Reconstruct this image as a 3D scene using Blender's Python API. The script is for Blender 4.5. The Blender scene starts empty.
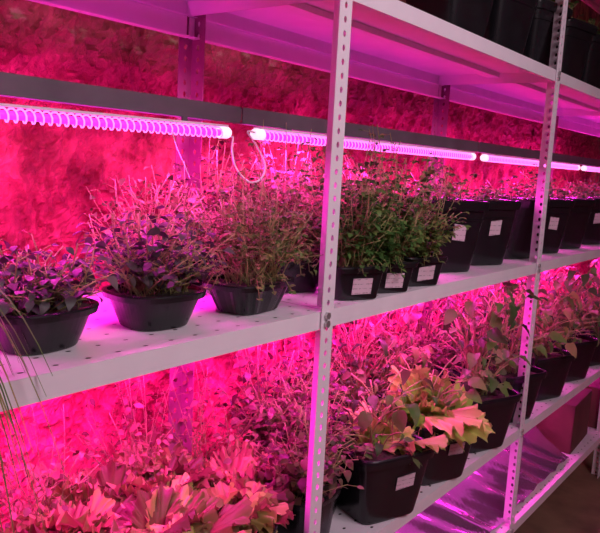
import bpy, math, random, bmesh
from mathutils import Vector, Matrix, noise
random.seed(7)
R=random.uniform
H=1.42; D=.756; W=.411; T1=1.09; L=1.2
ZU,ZM,ZL,ZB=H+.342,H-.272,H-.838,H-1.2
scn=bpy.context.scene
scn.view_settings.view_transform='Standard'
col=scn.collection
# ---------------- camera
f=700.0
Xc=Vector((540,71.5,-f)).normalized()
b=f*f/(540*.054+71.5); a=-.054*b
Zc=-Vector((a,-b,-f)).normalized()
Zc=(Zc-Xc*Zc.dot(Xc)).normalized()
Yc=Zc.cross(Xc)
M=Matrix((Xc,Yc,Zc))
cam=bpy.data.cameras.new('camera'); cam.sensor_width=36; cam.lens=f/600*36; cam.clip_start=.01
co=bpy.data.objects.new('camera',cam); col.objects.link(co)
co.matrix_world=Matrix.Translation((0,0,H))@M.to_4x4()
scn.camera=co
# ---------------- materials
def newmat(name):
    m=bpy.data.materials.new(name); m.use_nodes=True
    nt=m.node_tree; return m,nt,nt.nodes['Principled BSDF']
def noisecol(nt,c1,c2,scale=5,stretch=(1,1,1),lo=.3,hi=.7,detail=5,coord='Object'):
    tc=nt.nodes.new('ShaderNodeTexCoord'); mp=nt.nodes.new('ShaderNodeMapping'); mp.inputs['Scale'].default_value=stretch
    n=nt.nodes.new('ShaderNodeTexNoise'); n.inputs['Scale'].default_value=scale; n.inputs['Detail'].default_value=detail
    r=nt.nodes.new('ShaderNodeValToRGB'); r.color_ramp.elements[0].position=lo; r.color_ramp.elements[1].position=hi
    r.color_ramp.elements[0].color=(*c1,1); r.color_ramp.elements[1].color=(*c2,1)
    nt.links.new(tc.outputs[coord],mp.inputs[0]); nt.links.new(mp.outputs[0],n.inputs['Vector']); nt.links.new(n.outputs['Fac'],r.inputs[0])
    return r,n
def simple(name,c1,c2=None,scale=8,rough=.5,metal=0,bump=0,stretch=(1,1,1),lo=.3,hi=.7,detail=5,bd=.02,nrough=.5,blotch=None,cream=False):
    m,nt,p=newmat(name)
    r,n=noisecol(nt,c1,c2 or c1,scale,stretch,lo,hi,detail); n.inputs['Roughness'].default_value=nrough
    out=r.outputs[0]
    if blotch:
        r2,n2=noisecol(nt,blotch,(1,1,1),3.6,(1,1,1.15),.38,.60,4)
        mx=nt.nodes.new('ShaderNodeMix'); mx.data_type='RGBA'; mx.blend_type='MULTIPLY'; mx.inputs[0].default_value=1
        nt.links.new(out,mx.inputs[6]); nt.links.new(r2.outputs[0],mx.inputs[7]); out=mx.outputs[2]
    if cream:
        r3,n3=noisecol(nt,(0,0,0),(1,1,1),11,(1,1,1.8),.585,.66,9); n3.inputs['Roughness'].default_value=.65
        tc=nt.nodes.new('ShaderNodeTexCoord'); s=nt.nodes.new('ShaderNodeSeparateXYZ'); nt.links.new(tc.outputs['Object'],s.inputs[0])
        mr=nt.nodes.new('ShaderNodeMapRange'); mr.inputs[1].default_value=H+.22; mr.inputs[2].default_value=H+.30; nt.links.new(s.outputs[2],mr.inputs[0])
        falloff=nt.nodes.new('ShaderNodeMapRange'); falloff.inputs[1].default_value=H+.08; falloff.inputs[2].default_value=H+.26; falloff.inputs[3].default_value=0; falloff.inputs[4].default_value=.7; nt.links.new(s.outputs[2],falloff.inputs[0])  # darker above the lamp rail: light falloff put into the sheeting colour
        m0=nt.nodes.new('ShaderNodeMix'); m0.data_type='RGBA'; nt.links.new(falloff.outputs[0],m0.inputs[0]); nt.links.new(out,m0.inputs[6]); m0.inputs[7].default_value=(.11,.016,.018,1); out=m0.outputs[2]
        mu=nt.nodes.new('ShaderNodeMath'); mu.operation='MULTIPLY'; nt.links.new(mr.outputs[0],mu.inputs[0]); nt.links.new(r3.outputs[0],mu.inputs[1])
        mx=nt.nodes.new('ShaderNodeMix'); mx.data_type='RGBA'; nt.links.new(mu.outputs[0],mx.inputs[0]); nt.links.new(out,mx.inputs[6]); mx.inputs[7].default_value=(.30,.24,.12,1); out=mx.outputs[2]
    nt.links.new(out,p.inputs['Base Color']); p.inputs['Roughness'].default_value=rough; p.inputs['Metallic'].default_value=metal
    if bump:
        bp=nt.nodes.new('ShaderNodeBump'); bp.inputs['Strength'].default_value=bump; bp.inputs['Distance'].default_value=bd
        nt.links.new(n.outputs['Fac'],bp.inputs['Height']); nt.links.new(bp.outputs[0],p.inputs['Normal'])
    return m
def leafmat(name,c1,c2,c3,trans=.35):
    m,nt,p=newmat(name)
    g=nt.nodes.new('ShaderNodeNewGeometry'); r=nt.nodes.new('ShaderNodeValToRGB')
    e=r.color_ramp.elements; e[0].color=(*c1,1); e[1].color=(*c3,1); x=e.new(.5); x.color=(*c2,1)
    nt.links.new(g.outputs['Random Per Island'],r.inputs[0])
    nt.links.new(r.outputs[0],p.inputs['Base Color']); p.inputs['Roughness'].default_value=.5
    t=nt.nodes.new('ShaderNodeBsdfTranslucent'); nt.links.new(r.outputs[0],t.inputs[0])
    mx=nt.nodes.new('ShaderNodeMixShader'); mx.inputs[0].default_value=trans
    nt.links.new(p.outputs[0],mx.inputs[1]); nt.links.new(t.outputs[0],mx.inputs[2])
    nt.links.new(mx.outputs[0],nt.nodes['Material Output'].inputs[0]); return m
white=simple('white_painted_steel',(.84,.76,.84),(.90,.83,.90),12,.42,0,0)
rearsteel=simple('shaded_rear_steel',(.22,.09,.13),(.30,.13,.18),12,.6,0,0)  # post steel with rear dimness and magenta light painted into the colour
greysteel=simple('grey_steel',(.10,.075,.10),(.15,.115,.15),10,.5,.1)
holeshade=simple('painted_hole_shade',(.02,.01,.02),None,5,.9)  # near-black discs under the deck, painting the shade in its holes
black=simple('black_plastic',(.008,.008,.010),(.014,.014,.017),20,.25)
soil=simple('dark_soil',(.02,.012,.008),(.06,.04,.025),90,.95,0,.8)
bolt_m=simple('zinc_bolt',(.5,.5,.5),(.6,.6,.6),20,.35,.8)
wallm=simple('rough_red_wall',(.06,.012,.012),(.62,.22,.12),9,.9,0,1,(1.5,1,.8),.40,.68,12,.06,.7)
plainwall=simple('dim_plaster',(.22,.15,.12),(.3,.22,.18),2,.9)
floorm=simple('brown_concrete_floor',(.16,.09,.06),(.3,.18,.12),6,.8,0,.2)
foil=simple('crumpled_foil',(.6,.52,.65),(.8,.7,.85),5,.2,.92,.35,detail=4)
boxm=simple('dark_reddish_cardboard',(.10,.03,.03),(.17,.055,.05),6,.8)
cablem=simple('white_cable',(.9,.86,.9),None,5,.5)
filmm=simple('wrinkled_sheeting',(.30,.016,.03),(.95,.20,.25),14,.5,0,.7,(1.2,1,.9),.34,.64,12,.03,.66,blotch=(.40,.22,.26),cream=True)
greens=leafmat('green_leaves',(.04,.11,.025),(.09,.22,.05),(.20,.33,.08))
darkl=leafmat('dark_purple_leaves',(.035,.03,.025),(.07,.055,.07),(.13,.11,.10),.2)
mixl=leafmat('olive_leaves',(.07,.15,.03),(.17,.27,.07),(.36,.30,.11))
yell=leafmat('yellow_green_leaves',(.22,.46,.06),(.44,.66,.12),(.60,.70,.18),.25)
lett=leafmat('lettuce_leaves',(.12,.07,.03),(.36,.26,.10),(.70,.62,.22),.3)
hazel=leafmat('pale_wispy_leaves',(.14,.08,.05),(.3,.18,.10),(.5,.33,.18),.4)
redl=leafmat('red_leaves',(.06,.03,.025),(.16,.08,.055),(.24,.22,.10),.3)
grassm=leafmat('grass_blades',(.06,.12,.03),(.12,.2,.05),(.35,.28,.10),.2)
stemm=simple('pale_stems',(.22,.26,.08),(.45,.38,.16),30,.6)
def labelmat():
    m,nt,p=newmat('paper_label')
    tc=nt.nodes.new('ShaderNodeTexCoord'); s=nt.nodes.new('ShaderNodeSeparateXYZ'); nt.links.new(tc.outputs['Generated'],s.inputs[0])
    w=nt.nodes.new('ShaderNodeMath'); w.operation='MULTIPLY'; w.inputs[1].default_value=22; nt.links.new(s.outputs[2],w.inputs[0])
    si=nt.nodes.new('ShaderNodeMath'); si.operation='SINE'; nt.links.new(w.outputs[0],si.inputs[0])
    n=nt.nodes.new('ShaderNodeTexNoise'); n.inputs['Scale'].default_value=9; nt.links.new(tc.outputs['Generated'],n.inputs['Vector'])
    mu=nt.nodes.new('ShaderNodeMath'); mu.operation='MULTIPLY'; nt.links.new(si.outputs[0],mu.inputs[0]); nt.links.new(n.outputs['Fac'],mu.inputs[1])
    r=nt.nodes.new('ShaderNodeValToRGB'); r.color_ramp.elements[0].position=.44; r.color_ramp.elements[0].color=(.76,.56,.66,1)
    r.color_ramp.elements[1].position=.54; r.color_ramp.elements[1].color=(.34,.22,.28,1)
    nt.links.new(mu.outputs[0],r.inputs[0]); nt.links.new(r.outputs[0],p.inputs['Base Color']); p.inputs['Roughness'].default_value=.7
    return m
labm=labelmat()
def emis(name,c,s,nosample=False):
    m,nt,p=newmat(name); p.inputs['Base Color'].default_value=(*c,1); p.inputs['Emission Color'].default_value=(*c,1); p.inputs['Emission Strength'].default_value=s
    if nosample: m.cycles.emission_sampling='NONE'
    return m
capm=emis('glowing_end_cap',(1,.68,.92),1.15)
tubem=emis('magenta_lamp_core',(.8,.03,.62),1.1)
coilm=emis('glowing_lamp_coil',(1,.24,.88),1.5,True)
# ---------------- helpers
def mk(name,verts,faces,mat,parent=None,loc=(0,0,0),smooth=False,rot=(0,0,0)):
    me=bpy.data.meshes.new(name); me.from_pydata([tuple(v) for v in verts],[],faces); me.update()
    if smooth: me.shade_smooth()
    me.materials.append(mat)
    o=bpy.data.objects.new(name,me); col.objects.link(o); o.location=loc; o.rotation_euler=rot
    if parent: o.parent=parent
    return o
def empty(name,loc,rot=(0,0,0),label='',cat='',group=None):
    o=bpy.data.objects.new(name,None); o.empty_display_size=.05; col.objects.link(o); o.location=loc; o.rotation_euler=rot
    o['label']=label; o['category']=cat
    if group: o['group']=group
    return o
def boxg(x0,x1,y0,y1,z0,z1):
    v=[(x0,y0,z0),(x1,y0,z0),(x1,y1,z0),(x0,y1,z0),(x0,y0,z1),(x1,y0,z1),(x1,y1,z1),(x0,y1,z1)]
    return v,[(0,3,2,1),(4,5,6,7),(0,1,5,4),(1,2,6,5),(2,3,7,6),(3,0,4,7)]
def join(lst):
    V=[];F=[]
    for v,fc in lst:
        n=len(V); V+=list(v); F+=[tuple(i+n for i in q) for q in fc]
    return V,F
def perf(nx,ny,w,h,rx,ry):
    V=[];F=[];idx={}
    def vid(p):
        k=(round(p[0],5),round(p[1],5))
        if k not in idx: idx[k]=len(V); V.append(p)
        return idx[k]
    for i in range(nx):
        for j in range(ny):
            cx=(i+.5)*w; cy=(j+.5)*h
            o=[(1,0),(1,1),(0,1),(-1,1),(-1,0),(-1,-1),(0,-1),(1,-1)]
            ou=[vid((cx+a_*w/2,cy+b_*h/2)) for a_,b_ in o]
            inn=[vid((cx+rx*math.cos(k*math.pi/4),cy+ry*math.sin(k*math.pi/4))) for k in range(8)]
            for k in range(8):
                F.append((ou[k],ou[(k+1)%8],inn[(k+1)%8],inn[k]))
    return V,F
def tube(pts,r,n=4):
    V=[];F=[]
    for i,p in enumerate(pts):
        p=Vector(p); q=Vector(pts[min(i+1,len(pts)-1)]); s=Vector(pts[max(i-1,0)])
        d=(q-s); d=d.normalized() if d.length>1e-9 else Vector((0,0,1))
        u=d.cross(Vector((.3,.9,.1))); u.normalize(); w=d.cross(u)
        rr=r if not callable(r) else r(i/(len(pts)-1))
        for k in range(n):
            an=2*math.pi*k/n; V.append(p+u*math.cos(an)*rr+w*math.sin(an)*rr)
        if i:
            for k in range(n):
                F.append(((i-1)*n+k,(i-1)*n+(k+1)%n,i*n+(k+1)%n,i*n+k))
    F.append(tuple(range(n))[::-1]); F.append(tuple((len(pts)-1)*n+k for k in range(n)))
    return V,F
# ---------------- room
def struct(name,g,mat):
    o=mk(name,*g,mat); o['kind']='structure'; return o
X0,X1,Y0,Y1,ZC=-1.6,6.5,-1.6,1.5,2.75
struct('floor',boxg(X0,X1,Y0,Y1,-.05,0),floorm)
struct('ceiling',boxg(X0,X1,Y0,Y1,ZC,ZC+.05),plainwall)
struct('wall_back',boxg(X0,X1,Y1,Y1+.05,0,ZC),wallm)
struct('wall_front',boxg(X0,X1,Y0-.05,Y0,0,ZC),plainwall)
struct('wall_left',boxg(X0-.05,X0,Y0,Y1,0,ZC),plainwall)
struct('wall_right',boxg(X1,X1+.05,Y0,Y1,0,ZC),plainwall)
def sheeting(x0,x1,z0,z1,y,sd):
    nx=300; nz=int(300*(z1-z0)/(x1-x0)); V=[];F=[]
    def rg(p): return (1-min(1,abs(noise.noise(p))*2.6))
    for i in range(nx+1):
        for j in range(nz+1):
            x=x0+(x1-x0)*i/nx; zz=z0+(z1-z0)*j/nz
            wx=x+.02*noise.noise((x*5,zz*5,sd+20)); wz=zz+.02*noise.noise((x*5,zz*5,sd+30))
            d=.04*abs(noise.noise((x*4,zz*3,sd)))+.014*rg((wx*9,wz*7,sd+3))+.012*rg((wx*22,wz*17,sd+5))+.007*rg((wx*45,wz*38,sd+8))
            V.append((x,y-d,zz))
            if i and j:
                q=nz+1; F.append(((i-1)*q+j-1,i*q+j-1,i*q+j,(i-1)*q+j))
    return V,F
for k,(xa,xb) in enumerate(((-.3,1.9),(1.85,4.2),(4.1,6.4))):
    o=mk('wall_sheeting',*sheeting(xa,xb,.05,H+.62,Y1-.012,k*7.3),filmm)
    o['label']='crumpled reddish sheeting hung on the wall behind the rack'; o['category']='sheeting'; o['group']='wall sheeting behind the rack'
# ---------------- rack
rack=empty('shelving_rack',(T1,D,0),label='long white perforated steel shelving rack with four shelves',cat='shelving')
def rp(o):
    o.parent=rack; o.location=Vector(o.location)-Vector((T1,D,0))
postw=.039; pitch=.025; PH=2.4
def post(t,y,front=True):
    n=int(PH/pitch)
    A,FA=perf(1,n,postw,pitch,.0045,.0062)
    s=1 if front else -1
    V=[(p[0]-postw/2,0,p[1]) for p in A]
    V2=[(postw/2,p[0]*s,p[1]) for p in A]
    V,F=join([(V,FA),(V2,FA)])
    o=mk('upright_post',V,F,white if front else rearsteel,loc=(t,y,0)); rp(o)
    m=o.modifiers.new('s','SOLIDIFY'); m.thickness=.002; m.offset=0
    return o
posts=[T1+L*k for k in range(-1,4)]
bv,bf=tube([(0,-.006,0),(0,0,0)],.0075,6)
for t in posts:
    po=post(t,D-.003)
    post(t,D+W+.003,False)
    if t<0: continue
    for z in (ZU,ZM,ZL,ZB):
        for dz in (-.01,-.026):
            o=mk('bolt',bv,bf,bolt_m); o.parent=po; o.location=(-.004,-.001,z+dz)
FL=.036
for z in (ZU,ZM,ZL,ZB,ZU+.6):
    for k in range(4):
        x0=posts[k]+.002; x1=posts[k+1]-.002; w=x1-x0
        nx=24; ny=9; cw=w/nx; ch=W/ny
        P,PF=perf(nx,ny,cw,ch,.0052,.0034)
        V=[(x0+p[0],D+p[1],z-.001) for p in P]
        lst=[(V,PF)]
        lst.append(([(x0,D,z-.001),(x1,D,z-.001),(x1,D,z-FL),(x0,D,z-FL),(x1,D+.014,z-FL),(x0,D+.014,z-FL)],[(0,1,2,3),(3,2,4,5)]))
        lst.append(([(x0,D+W,z-.001),(x1,D+W,z-.001),(x1,D+W,z-FL),(x0,D+W,z-FL),(x1,D+W-.014,z-FL),(x0,D+W-.014,z-FL)],[(1,0,3,2),(2,3,5,4)]))
        lst.append(([(x0,D,z-.001),(x0,D+W,z-.001),(x0,D+W,z-FL),(x0,D,z-FL)],[(0,3,2,1)]))
        lst.append(([(x1,D,z-.001),(x1,D+W,z-.001),(x1,D+W,z-FL),(x1,D,z-FL)],[(0,1,2,3)]))
        lst.append(([(x0,D,z-.0032),(x1,D,z-.0032),(x1,D+W,z-.0032),(x0,D+W,z-.0032)],[(0,3,2,1)]))
        ym=D+W*.5
        lst.append(boxg(x0+.01,x1-.01,ym-.02,ym+.02,z-.018,z-.0036))
        V,F=join(lst)
        o=mk('shelf_panel',V,F,white); rp(o)
        me=o.data
        me.materials.append(holeshade)
        bm=bmesh.new(); bm.from_mesh(me); bmesh.ops.remove_doubles(bm,verts=bm.verts,dist=.0002)
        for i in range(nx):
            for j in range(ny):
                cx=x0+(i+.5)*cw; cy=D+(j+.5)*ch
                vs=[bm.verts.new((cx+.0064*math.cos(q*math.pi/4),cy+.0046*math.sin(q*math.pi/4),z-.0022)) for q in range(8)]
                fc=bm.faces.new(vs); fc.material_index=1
        bm.to_mesh(me); bm.free()
# deep rear beams below the upper shelf
for k in range(4):
    x0=posts[k]+.004; x1=posts[k+1]-.004
    V,F=join([boxg(x0,x1,D+W-.004,D+W-.001,ZU-.082,ZU-.037),boxg(x0,x1,D+W-.022,D+W-.004,ZU-.082,ZU-.079)])
    o=mk('rear_beam',V,F,white); rp(o)
YR=1.0
RZ=H+.080
for k in range(4):
    x0=posts[k]+.004; x1=posts[k+1]-.004
    V,F=join([boxg(x0,x1,YR-.003,YR,RZ,RZ+.033),boxg(x0,x1,YR,YR+.025,RZ,RZ+.003),boxg(x0,x1,YR,YR+.025,RZ+.030,RZ+.033)])
    o=mk('lamp_rail',V,F,greysteel); rp(o)
for t in posts:
    o=mk('cross_bar',*boxg(t-.003,t+.003,YR,D+W,RZ+.006,RZ+.030),greysteel); rp(o)
# ---------------- grow lights
LN=L-.078
def arc(a0,a1,rad,x0_,x1_,n=14):
    V=[];F=[]
    for i in range(n+1):
        an=a0+(a1-a0)*i/n
        V+= [(x0_,rad*math.cos(an),rad*math.sin(an)),(x1_,rad*math.cos(an),rad*math.sin(an))]
        if i: F.append((2*i-2,2*i-1,2*i+1,2*i))
    return V,F
turns=74; hp=[]
for i in range(turns*10+1):
    an=2*math.pi*i/10; hp.append((-LN/2+.02+(LN-.04)*i/(turns*10),.0105*math.cos(an),.0105*math.sin(an)-.002))
hV,hF=tube(hp,.0015,5)
coil_me=None
def growlight(xc,z,y,tilt=0,up=0):
    global coil_me
    e=empty('grow_light',(xc,y,z),(0,tilt,0),'pink glowing tubular grow light with coiled tube under steel rail' if z>1.2 else 'pink glowing tubular grow light under the shelf','lamp','tubular grow lights')
    ln=LN
    V,F=join([boxg(-ln/2+.01,ln/2-.01,-.010,.010,.0098,.0140)])
    mk('lamp_housing',V,F,white,e)
    mk('lamp_core',*arc(0,2*math.pi,.0068,-ln/2+.012,ln/2-.012,10),tubem,e,(0,0,-.002),smooth=True)
    if coil_me is None:
        o=mk('lamp_coil',hV,hF,coilm,e,smooth=True); coil_me=o.data
    else:
        o=bpy.data.objects.new('lamp_coil',coil_me); col.objects.link(o); o.parent=e
    for s in (-1,1):
        v,ff=tube([(s*(ln/2-.026),0,-.001),(s*(ln/2-.004),0,-.001),(s*(ln/2+.001),0,-.001)],lambda u:(.0118 if u<.9 else .0095),14)
        mk('end_cap',v,ff,capm,e)
        mk('mounting_clip',*boxg(s*(ln/2-.12)-.006,s*(ln/2-.12)+.006,-.002,.002,.0135,.018+up-math.sin(tilt)*-s*(ln/2-.12)),greysteel,e)
def alight(x,y,z,sx,sy,e,c,rot=(0,0,0),name='lamp_glow'):
    l=bpy.data.lights.new(name,'AREA'); l.shape='RECTANGLE'; l.size=sx; l.size_y=sy; l.energy=e; l.color=c
    o=bpy.data.objects.new(name,l); col.objects.link(o); o.location=(x,y,z); o.rotation_euler=rot; return o
MG=(1,.018,.60)
for k in range(4):
    xc=(posts[k]+posts[k+1])/2
    first=(k==0)
    growlight(xc,RZ-.0175-(.010 if first else 0),YR-.004,-.012 if first else 0,.010 if first else 0)
    alight(xc,YR-.004,RZ-.046,1.1,.02,11,MG)
    alight(xc,YR+.02,RZ-.02,1.1,.02,6,MG,(math.radians(56),0,0))
    alight(xc,YR+.045,RZ-.01,1.1,.02,.5,(1,.04,.9),(math.radians(180),0,0))
    growlight(xc,ZM-.018-.0175,D+W*.5)
    alight(xc,D+W*.5,ZM-.058,1.1,.02,7.5 if first else 9,MG)
    alight(xc,D+W*.5+.03,ZM-.045,1.1,.02,10,MG,(math.radians(66),0,0))
    if k>0:
        growlight(xc,ZL-.018-.0175,D+W*.5)
        alight(xc,D+W*.5,ZL-.058,1.1,.02,3,MG)
alight(1.0,-.9,2.4,1.6,.6,29,(1,.78,.88),(math.radians(42),0,0),name='aisle_lamp')
w=bpy.data.worlds.new('w'); scn.world=w; w.use_nodes=True; w.node_tree.nodes['Background'].inputs[0].default_value=(.5,.35,.4,1); w.node_tree.nodes['Background'].inputs[1].default_value=.1
# ---------------- cables
def catm(P,n=8):
    P=[Vector(p) for p in P]; P=[P[0]]+P+[P[-1]]; out=[]
    for i in range(1,len(P)-2):
        for k in range(n):
            t=k/n; a_,b_,c_,d_=P[i-1:i+3]
            out.append(.5*((2*b_)+(c_-a_)*t+(2*a_-5*b_+4*c_-d_)*t*t+(3*b_-a_-3*c_+d_)*t**3))
    out.append(P[-2]); return out
def cable(name,pts,r,label):
    o=mk(name,*tube(catm(pts),r,8),cablem,smooth=True); o['label']=label; o['category']='cable'; return o
cable('power_cable',[(1.050,.985,1.470),(.995,.93,1.466),(.962,.90,1.440),(.960,.885,1.408),(.985,.875,1.385),(1.018,.875,1.392),(1.040,.885,1.418),(1.043,.91,1.452),(1.075,.965,1.482),(1.126,.99,1.484)],.0019,'thin white power cable looping between two grow lights')
cable('hanging_cable',[(.885,.98,1.472),(.895,.975,1.44),(.91,.97,1.41),(.925,.97,1.385)],.001,'short thin white cable hanging from grow light')
# ---------------- plants
class MB:
    def __init__(s): s.V=[]; s.F=[]
    def add(s,g):
        n=len(s.V); s.V+=list(g[0]); s.F+=[tuple(i+n for i in q) for q in g[1]]
    def leaf(s,p,d,up,ln,wd,shape='o',curl=.3,fold=.25,nu=4,wave=0):
        d=d.normalized(); side=d.cross(up)
        if side.length<1e-4: side=Vector((1,0,0))
        side.normalize(); nr=side.cross(d).normalized()
        n=len(s.V); cols=(-1,-.5,0,.5,1) if nu>5 else (-1,0,1)
        ph=R(0,6); ph2=R(0,6); sk=R(-.4,.4)
        for i in range(nu+1):
            u=i/nu
            if shape=='o': pw=math.sin(math.pi*min(1,u**.8*.97+.015))
            elif shape=='h': pw=math.sin(math.pi*min(1,(u**.6)*.97+.01))**.85
            else: pw=math.sin(math.pi*u*.96+.03)
            ang=curl*u
            cen=p+d*(ln*u*math.cos(ang*.6))-nr*(ln*u*math.sin(ang*.6))+side*(sk*ln*u*u)
            for c in cols:
                o=side*(c*wd*.5*pw)+nr*(abs(c)*wd*.5*pw*fold)
                if wave:
                    o+=nr*(wave*abs(c)**2*math.sin(u*17+ph+(2 if c>0 else 0)))*pw
                s.V.append(cen+o)
            if i:
                k=len(cols)
                for c in range(k-1):
                    a_=n+(i-1)*k+c
                    s.F.append((a_,a_+1,a_+k+1,a_+k))
    def fan(s,p,d,up,ln,wf,curl,nr_=8,nt_=60):
        d=d.normalized(); side=d.cross(up)
        if side.length<1e-4: side=Vector((1,0,0))
        side.normalize(); nr=side.cross(d).normalized()
        n=len(s.V); a1=R(0,6); a2=R(0,6); a3=R(0,6); a4=R(0,6); f1=R(6,8); f2=R(17,22); f3=R(30,36); span=R(1.1,1.5); sk=R(-.3,.3); amp=R(.05,.09)
        for i in range(nr_+1):
            q=.12+.88*(i/nr_)**.75
            for j in range(nt_+1):
                th=-span+2*span*j/nt_
                rad=q*ln*(1-.15*th*th+.06*math.sin(f1*th+a1)*q+.03*math.sin(f2*th+a3)*q**3+.035*math.sin(f3*th+a4)*q**6)
                x=rad*math.cos(th*.9); y=rad*math.sin(th)*wf+sk*ln*q*q
                zz=-curl*ln*q*q*.6+.2*abs(math.sin(th))*rad
                ruf=ln*(amp*q**3*math.sin(f1*th+a2)+.075*q**4*math.sin(f2*th+a3+1)+.045*q**6*math.sin(f3*th+a1))
                s.V.append(p+d*(x+ln*.03*q**5*math.sin(f2*th+a4))+side*y+nr*(zz+ruf))
                if i and j:
                    k=nt_+1; s.F.append((n+(i-1)*k+j-1,n+(i-1)*k+j,n+i*k+j,n+i*k+j-1))
def rdir(zmin,zmax):
    a_=R(0,2*math.pi); z=R(zmin,zmax); r=math.sqrt(max(0,1-z*z)); return Vector((r*math.cos(a_),r*math.sin(a_),z))
def herb(rx,ry,h,spread,nst,leaf,per=5,tri=True,start=.3,sr=.0011,asp=.75,lean=(0,0)):
    S=MB();Fo=MB()
    for i in range(nst):
        bx=R(-.85,.85)*rx; by=R(-.85,.85)*ry; a_=R(0,6.283); q=math.sqrt(R(0,1))*spread
        hh=h*R(.35,1.1)*(1-.35*(q/spread)**2)
        tip=Vector((bx*.6+q*math.cos(a_)+lean[0]*hh,by*.6+q*math.sin(a_)+lean[1]*hh,hh)); base=Vector((bx,by,-.005))
        mid=base.lerp(tip,.5)+Vector((R(-.022,.022),R(-.022,.022),abs(h)*.1))
        pts=[(base*(1-u)**2+mid*2*u*(1-u)+tip*u*u) for u in (0,.25,.5,.75,1)]
        S.add(tube(pts,sr,3))
        for j in range(per):
            u=start+(1-start)*(j+R(0,.9))/per; u=min(u,1)
            p=base*(1-u)**2+mid*2*u*(1-u)+tip*u*u
            d=rdir(-.1,.6); pe=leaf*R(.4,1.5); q2=p+d*pe
            S.add(tube([p,q2],sr*.6,3))
            sz=leaf*R(.45,1.2)
            if tri:
                for an in (-1.15,0,1.15):
                    dd=Matrix.Rotation(an,3,'Z')@Vector((d.x,d.y,0))+Vector((0,0,R(-.45,.3)))
                    Fo.leaf(q2,dd,Vector((R(-.5,.5),R(-.5,.5),1)),sz,sz*asp,'o',R(.1,.8),R(0,.35),3)
            else:
                Fo.leaf(q2,Vector((d.x,d.y,R(-.6,.3))),Vector((R(-.6,.6),R(-.6,.6),1)),sz*1.3,sz*1.3*asp,'o',R(.2,1.1),R(0,.35),4)
    return S,Fo
def spill(rad,n,leaf):
    S=MB();Fo=MB()
    for i in range(n):
        a_=R(0,6.283); c,s_=math.cos(a_),math.sin(a_); q=rad*R(1.15,1.55)
        base=Vector((c*rad*.5,s_*rad*.5,0)); mid=Vector((c*rad*1.0,s_*rad*1.0,R(.035,.06))); tip=Vector((c*q,s_*q,R(-.02,.015)))
        pts=[(base*(1-u)**2+mid*2*u*(1-u)+tip*u*u) for u in (0,.25,.5,.75,1)]
        S.add(tube(pts,.0009,3))
        for u in (.45,.6,.75,.9,1):
            p=base*(1-u)**2+mid*2*u*(1-u)+tip*u*u; d=rdir(-.4,.3)
            for k in range(2):
                Fo.leaf(p,d+rdir(-.3,.3)*.6,Vector((R(-.4,.4),R(-.4,.4),1)),leaf*R(.6,1.2),leaf*R(.45,.9),'o',.5,.2,3)
    return S,Fo
def lettuce(rx,ry,size,n,w=.6,e0=.3):
    S=MB();Fo=MB()
    for i in range(n):
        u=i/n; an=i*2.39996+R(-.5,.5); el=e0+1.0*u+R(-.25,.25)
        d=Vector((math.cos(an)*math.cos(el),math.sin(an)*math.cos(el),math.sin(el)))
        ln=size*(1-.4*u)*R(.6,1.2)
        up=Vector((-math.cos(an)*math.sin(el)+R(-.3,.3),-math.sin(an)*math.sin(el)+R(-.3,.3),math.cos(el)))
        base=Vector((R(-1,1)*rx,R(-1,1)*ry,0))
        Fo.fan(base,d,up,ln,w*R(.7,1.1),R(.3,1.2)*(1-.5*u))
        S.add(tube([base-Vector((0,0,.01)),base+d*ln*.3],.0022,4))
    return S,Fo
def broad(rx,ry,h,n,leaf,spread,droop=1.0):
    S=MB();Fo=MB()
    for i in range(n):
        a_=R(0,6.283); q=math.sqrt(R(.05,1))*spread; hh=h*R(.2,1.05)
        base=Vector((R(-.6,.6)*rx,R(-.6,.6)*ry,-.005)); tip=Vector((q*math.cos(a_),q*math.sin(a_),hh))
        mid=Vector((base.x*.8+tip.x*.2,base.y*.8+tip.y*.2,hh*.75))
        pts=[(base*(1-u)**2+mid*2*u*(1-u)+tip*u*u) for u in (0,.2,.4,.6,.8,1)]
        S.add(tube(pts,.002,4))
        sz=leaf*R(.4,1.2)
        Fo.leaf(tip,Vector((math.cos(a_),math.sin(a_),R(-droop,.25))),Vector((R(-.7,.7),R(-.7,.7),1)),sz,sz*.68,'h',R(.3,1.5),R(.05,.5),8,wave=sz*.05)
        if R(0,1)<.85:
            p=pts[R(0,1)<.5 and 3 or 4]; d=rdir(-.1,.4); S.add(tube([p,p+d*.03],.0014,3)); Fo.leaf(p+d*.03,d+Vector((0,0,R(-.5,.1))),Vector((0,0,1)),sz*.7,sz*.45,'h',.8,.3,6,wave=sz*.03)
    return S,Fo
def grass(rx,ry,n,ln,bias=(0,0)):
    S=MB();Fo=MB()
    for i in range(n):
        a_=R(0,6.283); d=Vector((math.cos(a_)*.35+bias[0],math.sin(a_)*.35+bias[1],0)); base=Vector((R(-.7,.7)*rx,R(-.7,.7)*ry,0))
        l=ln*R(.5,1); pts=[]; dr=R(1.2,2.2); g=R(1.0,1.08)
        for k in range(11):
            u=k/10; pts.append(base+d*l*u*.75+Vector((0,0,l*(g*u-dr*u*u))))
        n0=len(Fo.V)
        for k,p in enumerate(pts):
            wv=.0042*(1-k/10.5)**.7; sd=Vector((-d.y,d.x,0)).normalized()*wv
            Fo.V+=[p-sd,p+sd+Vector((0,0,.001))]
            if k: Fo.F.append((n0+2*k-2,n0+2*k-1,n0+2*k+1,n0+2*k))
    return S,Fo
def merge(*pl):
    S=MB();Fo=MB()
    for s_,f_ in pl:
        S.add((s_.V,s_.F)); Fo.add((f_.V,f_.F))
    return S,Fo
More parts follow.
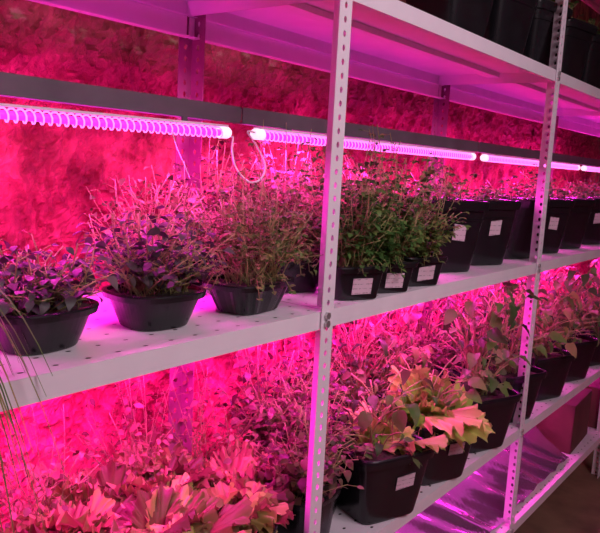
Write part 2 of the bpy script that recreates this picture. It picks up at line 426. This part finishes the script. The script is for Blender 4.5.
def potmesh(w,d,h,n=5,taper=.78,rib=0,rimw=.006,rim=.86):
    N=56; V=[];F=[]
    g=lambda q:taper+(1-taper)*q
    rings=[(0,taper*.05,0),(0,taper*.97,0),(.03,taper,1),(.3,g(.3),1),(.6,g(.6),1)]
    if h>.19:
        rings+=[(.72,g(.72),1),(.725,g(.72)+.03,1),(.745,g(.74)+.03,1),(.75,g(.75),1)]
    rings+=[(rim,g(rim),1),(rim+.005,1.0+2*rimw/w*.6,0),(.95,1.0+2*rimw/w,0),(.985,1.0+2*rimw/w*.9,0),(1,1.0+2*rimw/w*.5,0),(.995,.97,0),(.88,.94,0),(.86,.02,0)]
    for z,s,r_ in rings:
        for k in range(N):
            an=2*math.pi*k/N; c,si=math.cos(an),math.sin(an)
            e=2/n
            x=abs(c)**e*(1 if c>=0 else -1); y=abs(si)**e*(1 if si>=0 else -1)
            m=1+(rib*(1 if (k//2)%2 else -1) if r_ else 0)
            V.append((x*w/2*s*m,y*d/2*s*m,z*h))
    for i in range(len(rings)-1):
        for k in range(N):
            F.append((i*N+k,i*N+(k+1)%N,(i+1)*N+(k+1)%N,(i+1)*N+k))
    F.append(tuple(range(N))[::-1])
    return V,F
def potted(name,loc,rot,w,d,h,n,taper,plant,fm,label,cat,group,lab=None,rib=0,stem=None,second=None):
    e=empty(name,(loc[0],loc[1],loc[2]+.0005),(0,0,rot),label,cat,group)
    p=mk('plant_pot',*potmesh(w,d,h,n,taper,rib,rim=.86 if h>.08 else .80),black,e)
    N=28; V=[(math.copysign(abs(math.cos(k*6.2832/N))**(2/n),math.cos(k*6.2832/N))*w*.465,math.copysign(abs(math.sin(k*6.2832/N))**(2/n),math.sin(k*6.2832/N))*d*.465,h*.9+R(-.002,.002)) for k in range(N)]
    V.append((0,0,h*.93)); mk('potting_soil',V,[(k,(k+1)%N,N) for k in range(N)],soil,e)
    for pl_,fm_ in ((plant,fm),)+((second,) if second else ()):
        S,Fo=pl_
        if S.V: mk('stems',S.V,S.F,stem or stemm,e,(0,0,h*.9),True)
        if Fo.V: mk('foliage',Fo.V,Fo.F,fm_,e,(0,0,h*.9),True)
    if lab:
        lw,lh,lx,lz=lab
        def yy(z): return -(d/2)*(taper+(1-taper)*z/h)-.003
        z0=lz-lh/2; z1=lz+lh/2; sl=R(-.005,.005)
        V=[(lx-lw/2,yy(z0),z0),(lx+lw/2,yy(z0),z0+sl),(lx+lw/2,yy(z1),z1+sl),(lx-lw/2,yy(z1),z1)]
        V+=[(x,y+.0012,z) for x,y,z in V]
        o=mk('paper_label',V,[(0,1,2,3),(7,6,5,4),(0,4,5,1),(1,5,6,2),(2,6,7,3),(3,7,4,0)],labm,p); o['label']='small white handwritten paper label'
    return e
z=ZM
potted('potted_grass',(.33,.85,z),0,.13,.13,.07,2.6,.75,grass(.05,.05,120,.34,(.34,-.30)),grassm,'drooping thin-bladed grass plant in black pot at shelf edge','potted plant',None)
bowlg='leafy plants in shallow black bowls'
potted('potted_herb',(.548,.875,z),.1,.152,.13,.06,2.8,.70,herb(.06,.05,.095,.10,95,.016,5,False),darkl,'low bushy dark purple-leaved plant in shallow black bowl','potted plant',bowlg)
potted('potted_herb',(.76,.872,z),-.1,.15,.13,.06,2.8,.70,herb(.06,.05,.135,.11,125,.015,6,False),darkl,'taller dark purple-leaved plant in shallow black bowl','potted plant',bowlg)
potted('potted_herb',(.975,.855,z),.1,.175,.12,.058,3.2,.68,merge(herb(.07,.05,.195,.13,130,.012,5,True,.4,.0009,lean=(.05,.15)),spill(.07,16,.012)),mixl,'tall thin-stemmed green shoots in ribbed black bowl','potted plant',bowlg,rib=.025)
sg='green seedlings in small square black pots'
for i,(t,y) in enumerate(((1.21,.945),(1.25,.815),(1.385,.815),(1.535,.815))):
    potted('potted_seedling',(t,y,z),-.42,.125,.12,.072,6,.82,merge(herb(.045,.045,(.31,.29,.32,.28)[i],.13,66,.015,7,True,.2,.001,lean=(0,.25)),herb(.045,.045,.17,.10,46,.018,5,True,.2,.001),spill(.06,14,.015)),greens if i not in(0,3) else mixl,'leafy green seedlings in small square black pot with label','potted plant',sg,lab=(.048,.034,.0,.030) if i>0 else None)
bg='sparse seedlings in tall square black pots'
for i,t in enumerate((1.83,2.08,2.35,2.63,2.92,3.22,3.52,3.82,4.12)):
    potted('potted_seedling',(t,.895,z),-.36+R(-.06,.06),.205,.19,.20,7,.74,herb(.07,.07,(.14,.07,.1,.16,.09,.12)[i%6],.10,(26,14,20)[i%3],.017,4,True,.2),greens,'sparse green seedlings in tall square black pot with white label','potted plant',bg,lab=(.045,.045,.0,.115) if i in (0,1,3,5,6) else None)
rg='leafy plants in black pots along the shelf rear'
for i,t in enumerate((.93,1.10,1.27,1.47,1.66,1.87,2.08,2.3,2.55,2.8,3.05,3.3,3.6)):
    far=t>1.85
    potted('potted_herb',(t,1.085,z),R(-.3,.3),.13,.13,.07,5,.8,herb(.05,.05,R(.15,.24)-(.04 if far or i<1 else -.04),.12,45 if far else 80,.015,6,bool(i%2),.2),(mixl,redl,greens)[i%3],'leafy plant in black pot lit pink from above','potted plant',rg)
for i,t in enumerate((1.76,2.05,2.34,2.64,2.94,3.24,3.54,3.84)):
    potted('potted_seedling',(t,.885,ZU),-.2,.215,.20,.21,7,.72,herb(.07,.07,.1,.09,20,.02,4,True,.3),greens,'tall square black pot of seedlings on the upper shelf','potted plant','black pots on the upper shelf')
# lower shelf
z=ZL
lg='frilly pale lettuces on the lower shelf'
for (t,y,s,h) in ((.64,.90,.12,.14),(.83,.89,.12,.15),(1.02,.89,.115,.13),(.56,1.04,.12,.13),(.75,1.05,.12,.13),(.94,1.04,.12,.13),(1.14,1.0,.12,.12),(.84,1.13,.12,.13),(1.02,1.13,.12,.13)):
    potted('potted_lettuce',(t,y,z),R(0,3),.15,.14,h,4,.8,lettuce(.05,.05,s,40,.75,.3),lett,'frilly pale green lettuce in black pot glowing pink','potted plant',lg)
for (t,y) in ((.70,1.13),(.96,1.14),(1.16,1.12)):
    potted('potted_herb',(t,y,z),R(0,1),.10,.10,.11,4,.8,herb(.05,.05,.31,.15,26,.014,7,False,.3,.0009),hazel,'tall wispy pale plant in black pot glowing pink','potted plant','pale wispy plants on the lower shelf rear')
for (t,y,hh) in ((1.20,.87,.19),(1.30,1.06,.30),(1.33,.93,.23),(1.5,1.1,.30)):
    potted('potted_herb',(t,y,z),R(0,1),.14,.14,.13,4,.8,herb(.05,.05,hh,.12,70,.020,7,False,.15),redl,'red-leaved bushy plant in black pot','potted plant','red-leaved plants on the lower shelf')
fg='vegetable plants in square black pots along shelf edge'
ts=(1.455,1.74,2.04,2.36,2.70,3.04,3.38,3.75)
for i,t in enumerate(ts):
    sec=None
    if i==0: pl,m,lb=merge(broad(.07,.07,.17,26,.05,.13,1.3),spill(.09,12,.03)),greens,'drooping broad-leaved plant with pale lettuce in square black pot'; sec=(lettuce(.05,.05,.11,10,.75,.5),yell)
    elif i==1: pl,m,lb=lettuce(.06,.06,.165,36,.75,.45),yell,'yellow-green frilly lettuce in square black pot with label'; sec=(merge(broad(.07,.07,.16,10,.05,.13,1.2),spill(.09,8,.03)),greens)
    else: pl,m,lb=merge(broad(.06,.06,(0,0,.33,.33,.27,.32,.27,.3)[i],54,.054,.14),broad(.06,.06,.12,18,.055,.14)),(greens if i!=4 else mixl),'broad-leaved green vegetable plant in square black pot'
    potted('potted_vegetable',(t,.835 if i<3 else .86,z),-.36,.22,.21,.175,7,.76,pl,m,lb,'potted plant',fg,lab=(.055,.034,.02,.10) if i<2 else None,second=sec)
for i,t in enumerate((1.72,1.95,2.15,2.36,2.56,2.8,3.05,3.35)):
    potted('potted_vegetable',(t,1.09,z),R(0,1),.16,.16,.14,6,.78,merge(broad(.05,.05,R(.29,.36),36,.05,.13),herb(.05,.05,.28,.13,40,.018,6,False)),(greens,mixl,redl)[i%3],'tall leafy vegetable plant in black pot at shelf rear','potted plant','leafy plants along lower shelf rear')
# ---------------- bottom shelf things
def sheet(x0,x1,y0,y1,z0,amp):
    nx,ny=100,40; V=[];F=[]
    for i in range(nx+1):
        for j in range(ny+1):
            x=x0+(x1-x0)*i/nx; y=y0+(y1-y0)*j/ny
            q=x+y*.9
            zz=z0+amp*(abs(noise.noise((q*9,y*2.5,.3)))+.4*abs(noise.noise((q*22,y*6,.7))))+.24*(j/ny)**1.2
            V.append((x,y,zz))
            if i and j:
                q=ny+1; F.append(((i-1)*q+j-1,i*q+j-1,i*q+j,(i-1)*q+j))
    return V,F
o=mk('foil_sheet',*sheet(1.5,3.05,D+.03,D+W-.03,ZB+.004,.03),foil,smooth=True); o['label']='crumpled reflective foil sheet propped on the bottom shelf'; o['category']='foil'
def carton(x0,x1,y0,y1,z0,h):
    e=empty('cardboard_box',((x0+x1)/2,(y0+y1)/2,z0),(0,0,.05),'dark reddish cardboard box with folded flaps on the bottom shelf','box','cardboard boxes on the bottom shelf')
    w=(x1-x0)/2; d=(y1-y0)/2; th=.004
    g=[boxg(-w,w,-d,-d+th,0,h),boxg(-w,w,d-th,d,0,h),boxg(-w,-w+th,-d,d,0,h),boxg(w-th,w,-d,d,0,h),boxg(-w,w,-d,d,0,th)]
    mk('box_body',*join(g),boxm,e)
    for s in (-1,1):
        mk('flap',[(-w,s*d,h),(w,s*d,h),(w,s*d*.08,h+.003),(-w,s*d*.08,h+.003)],[(0,1,2,3)],boxm,e)
carton(3.10,3.42,D+.05,D+W-.06,ZB+.001,.22)
carton(3.53,3.85,D+.05,D+W-.06,ZB+.001,.20)
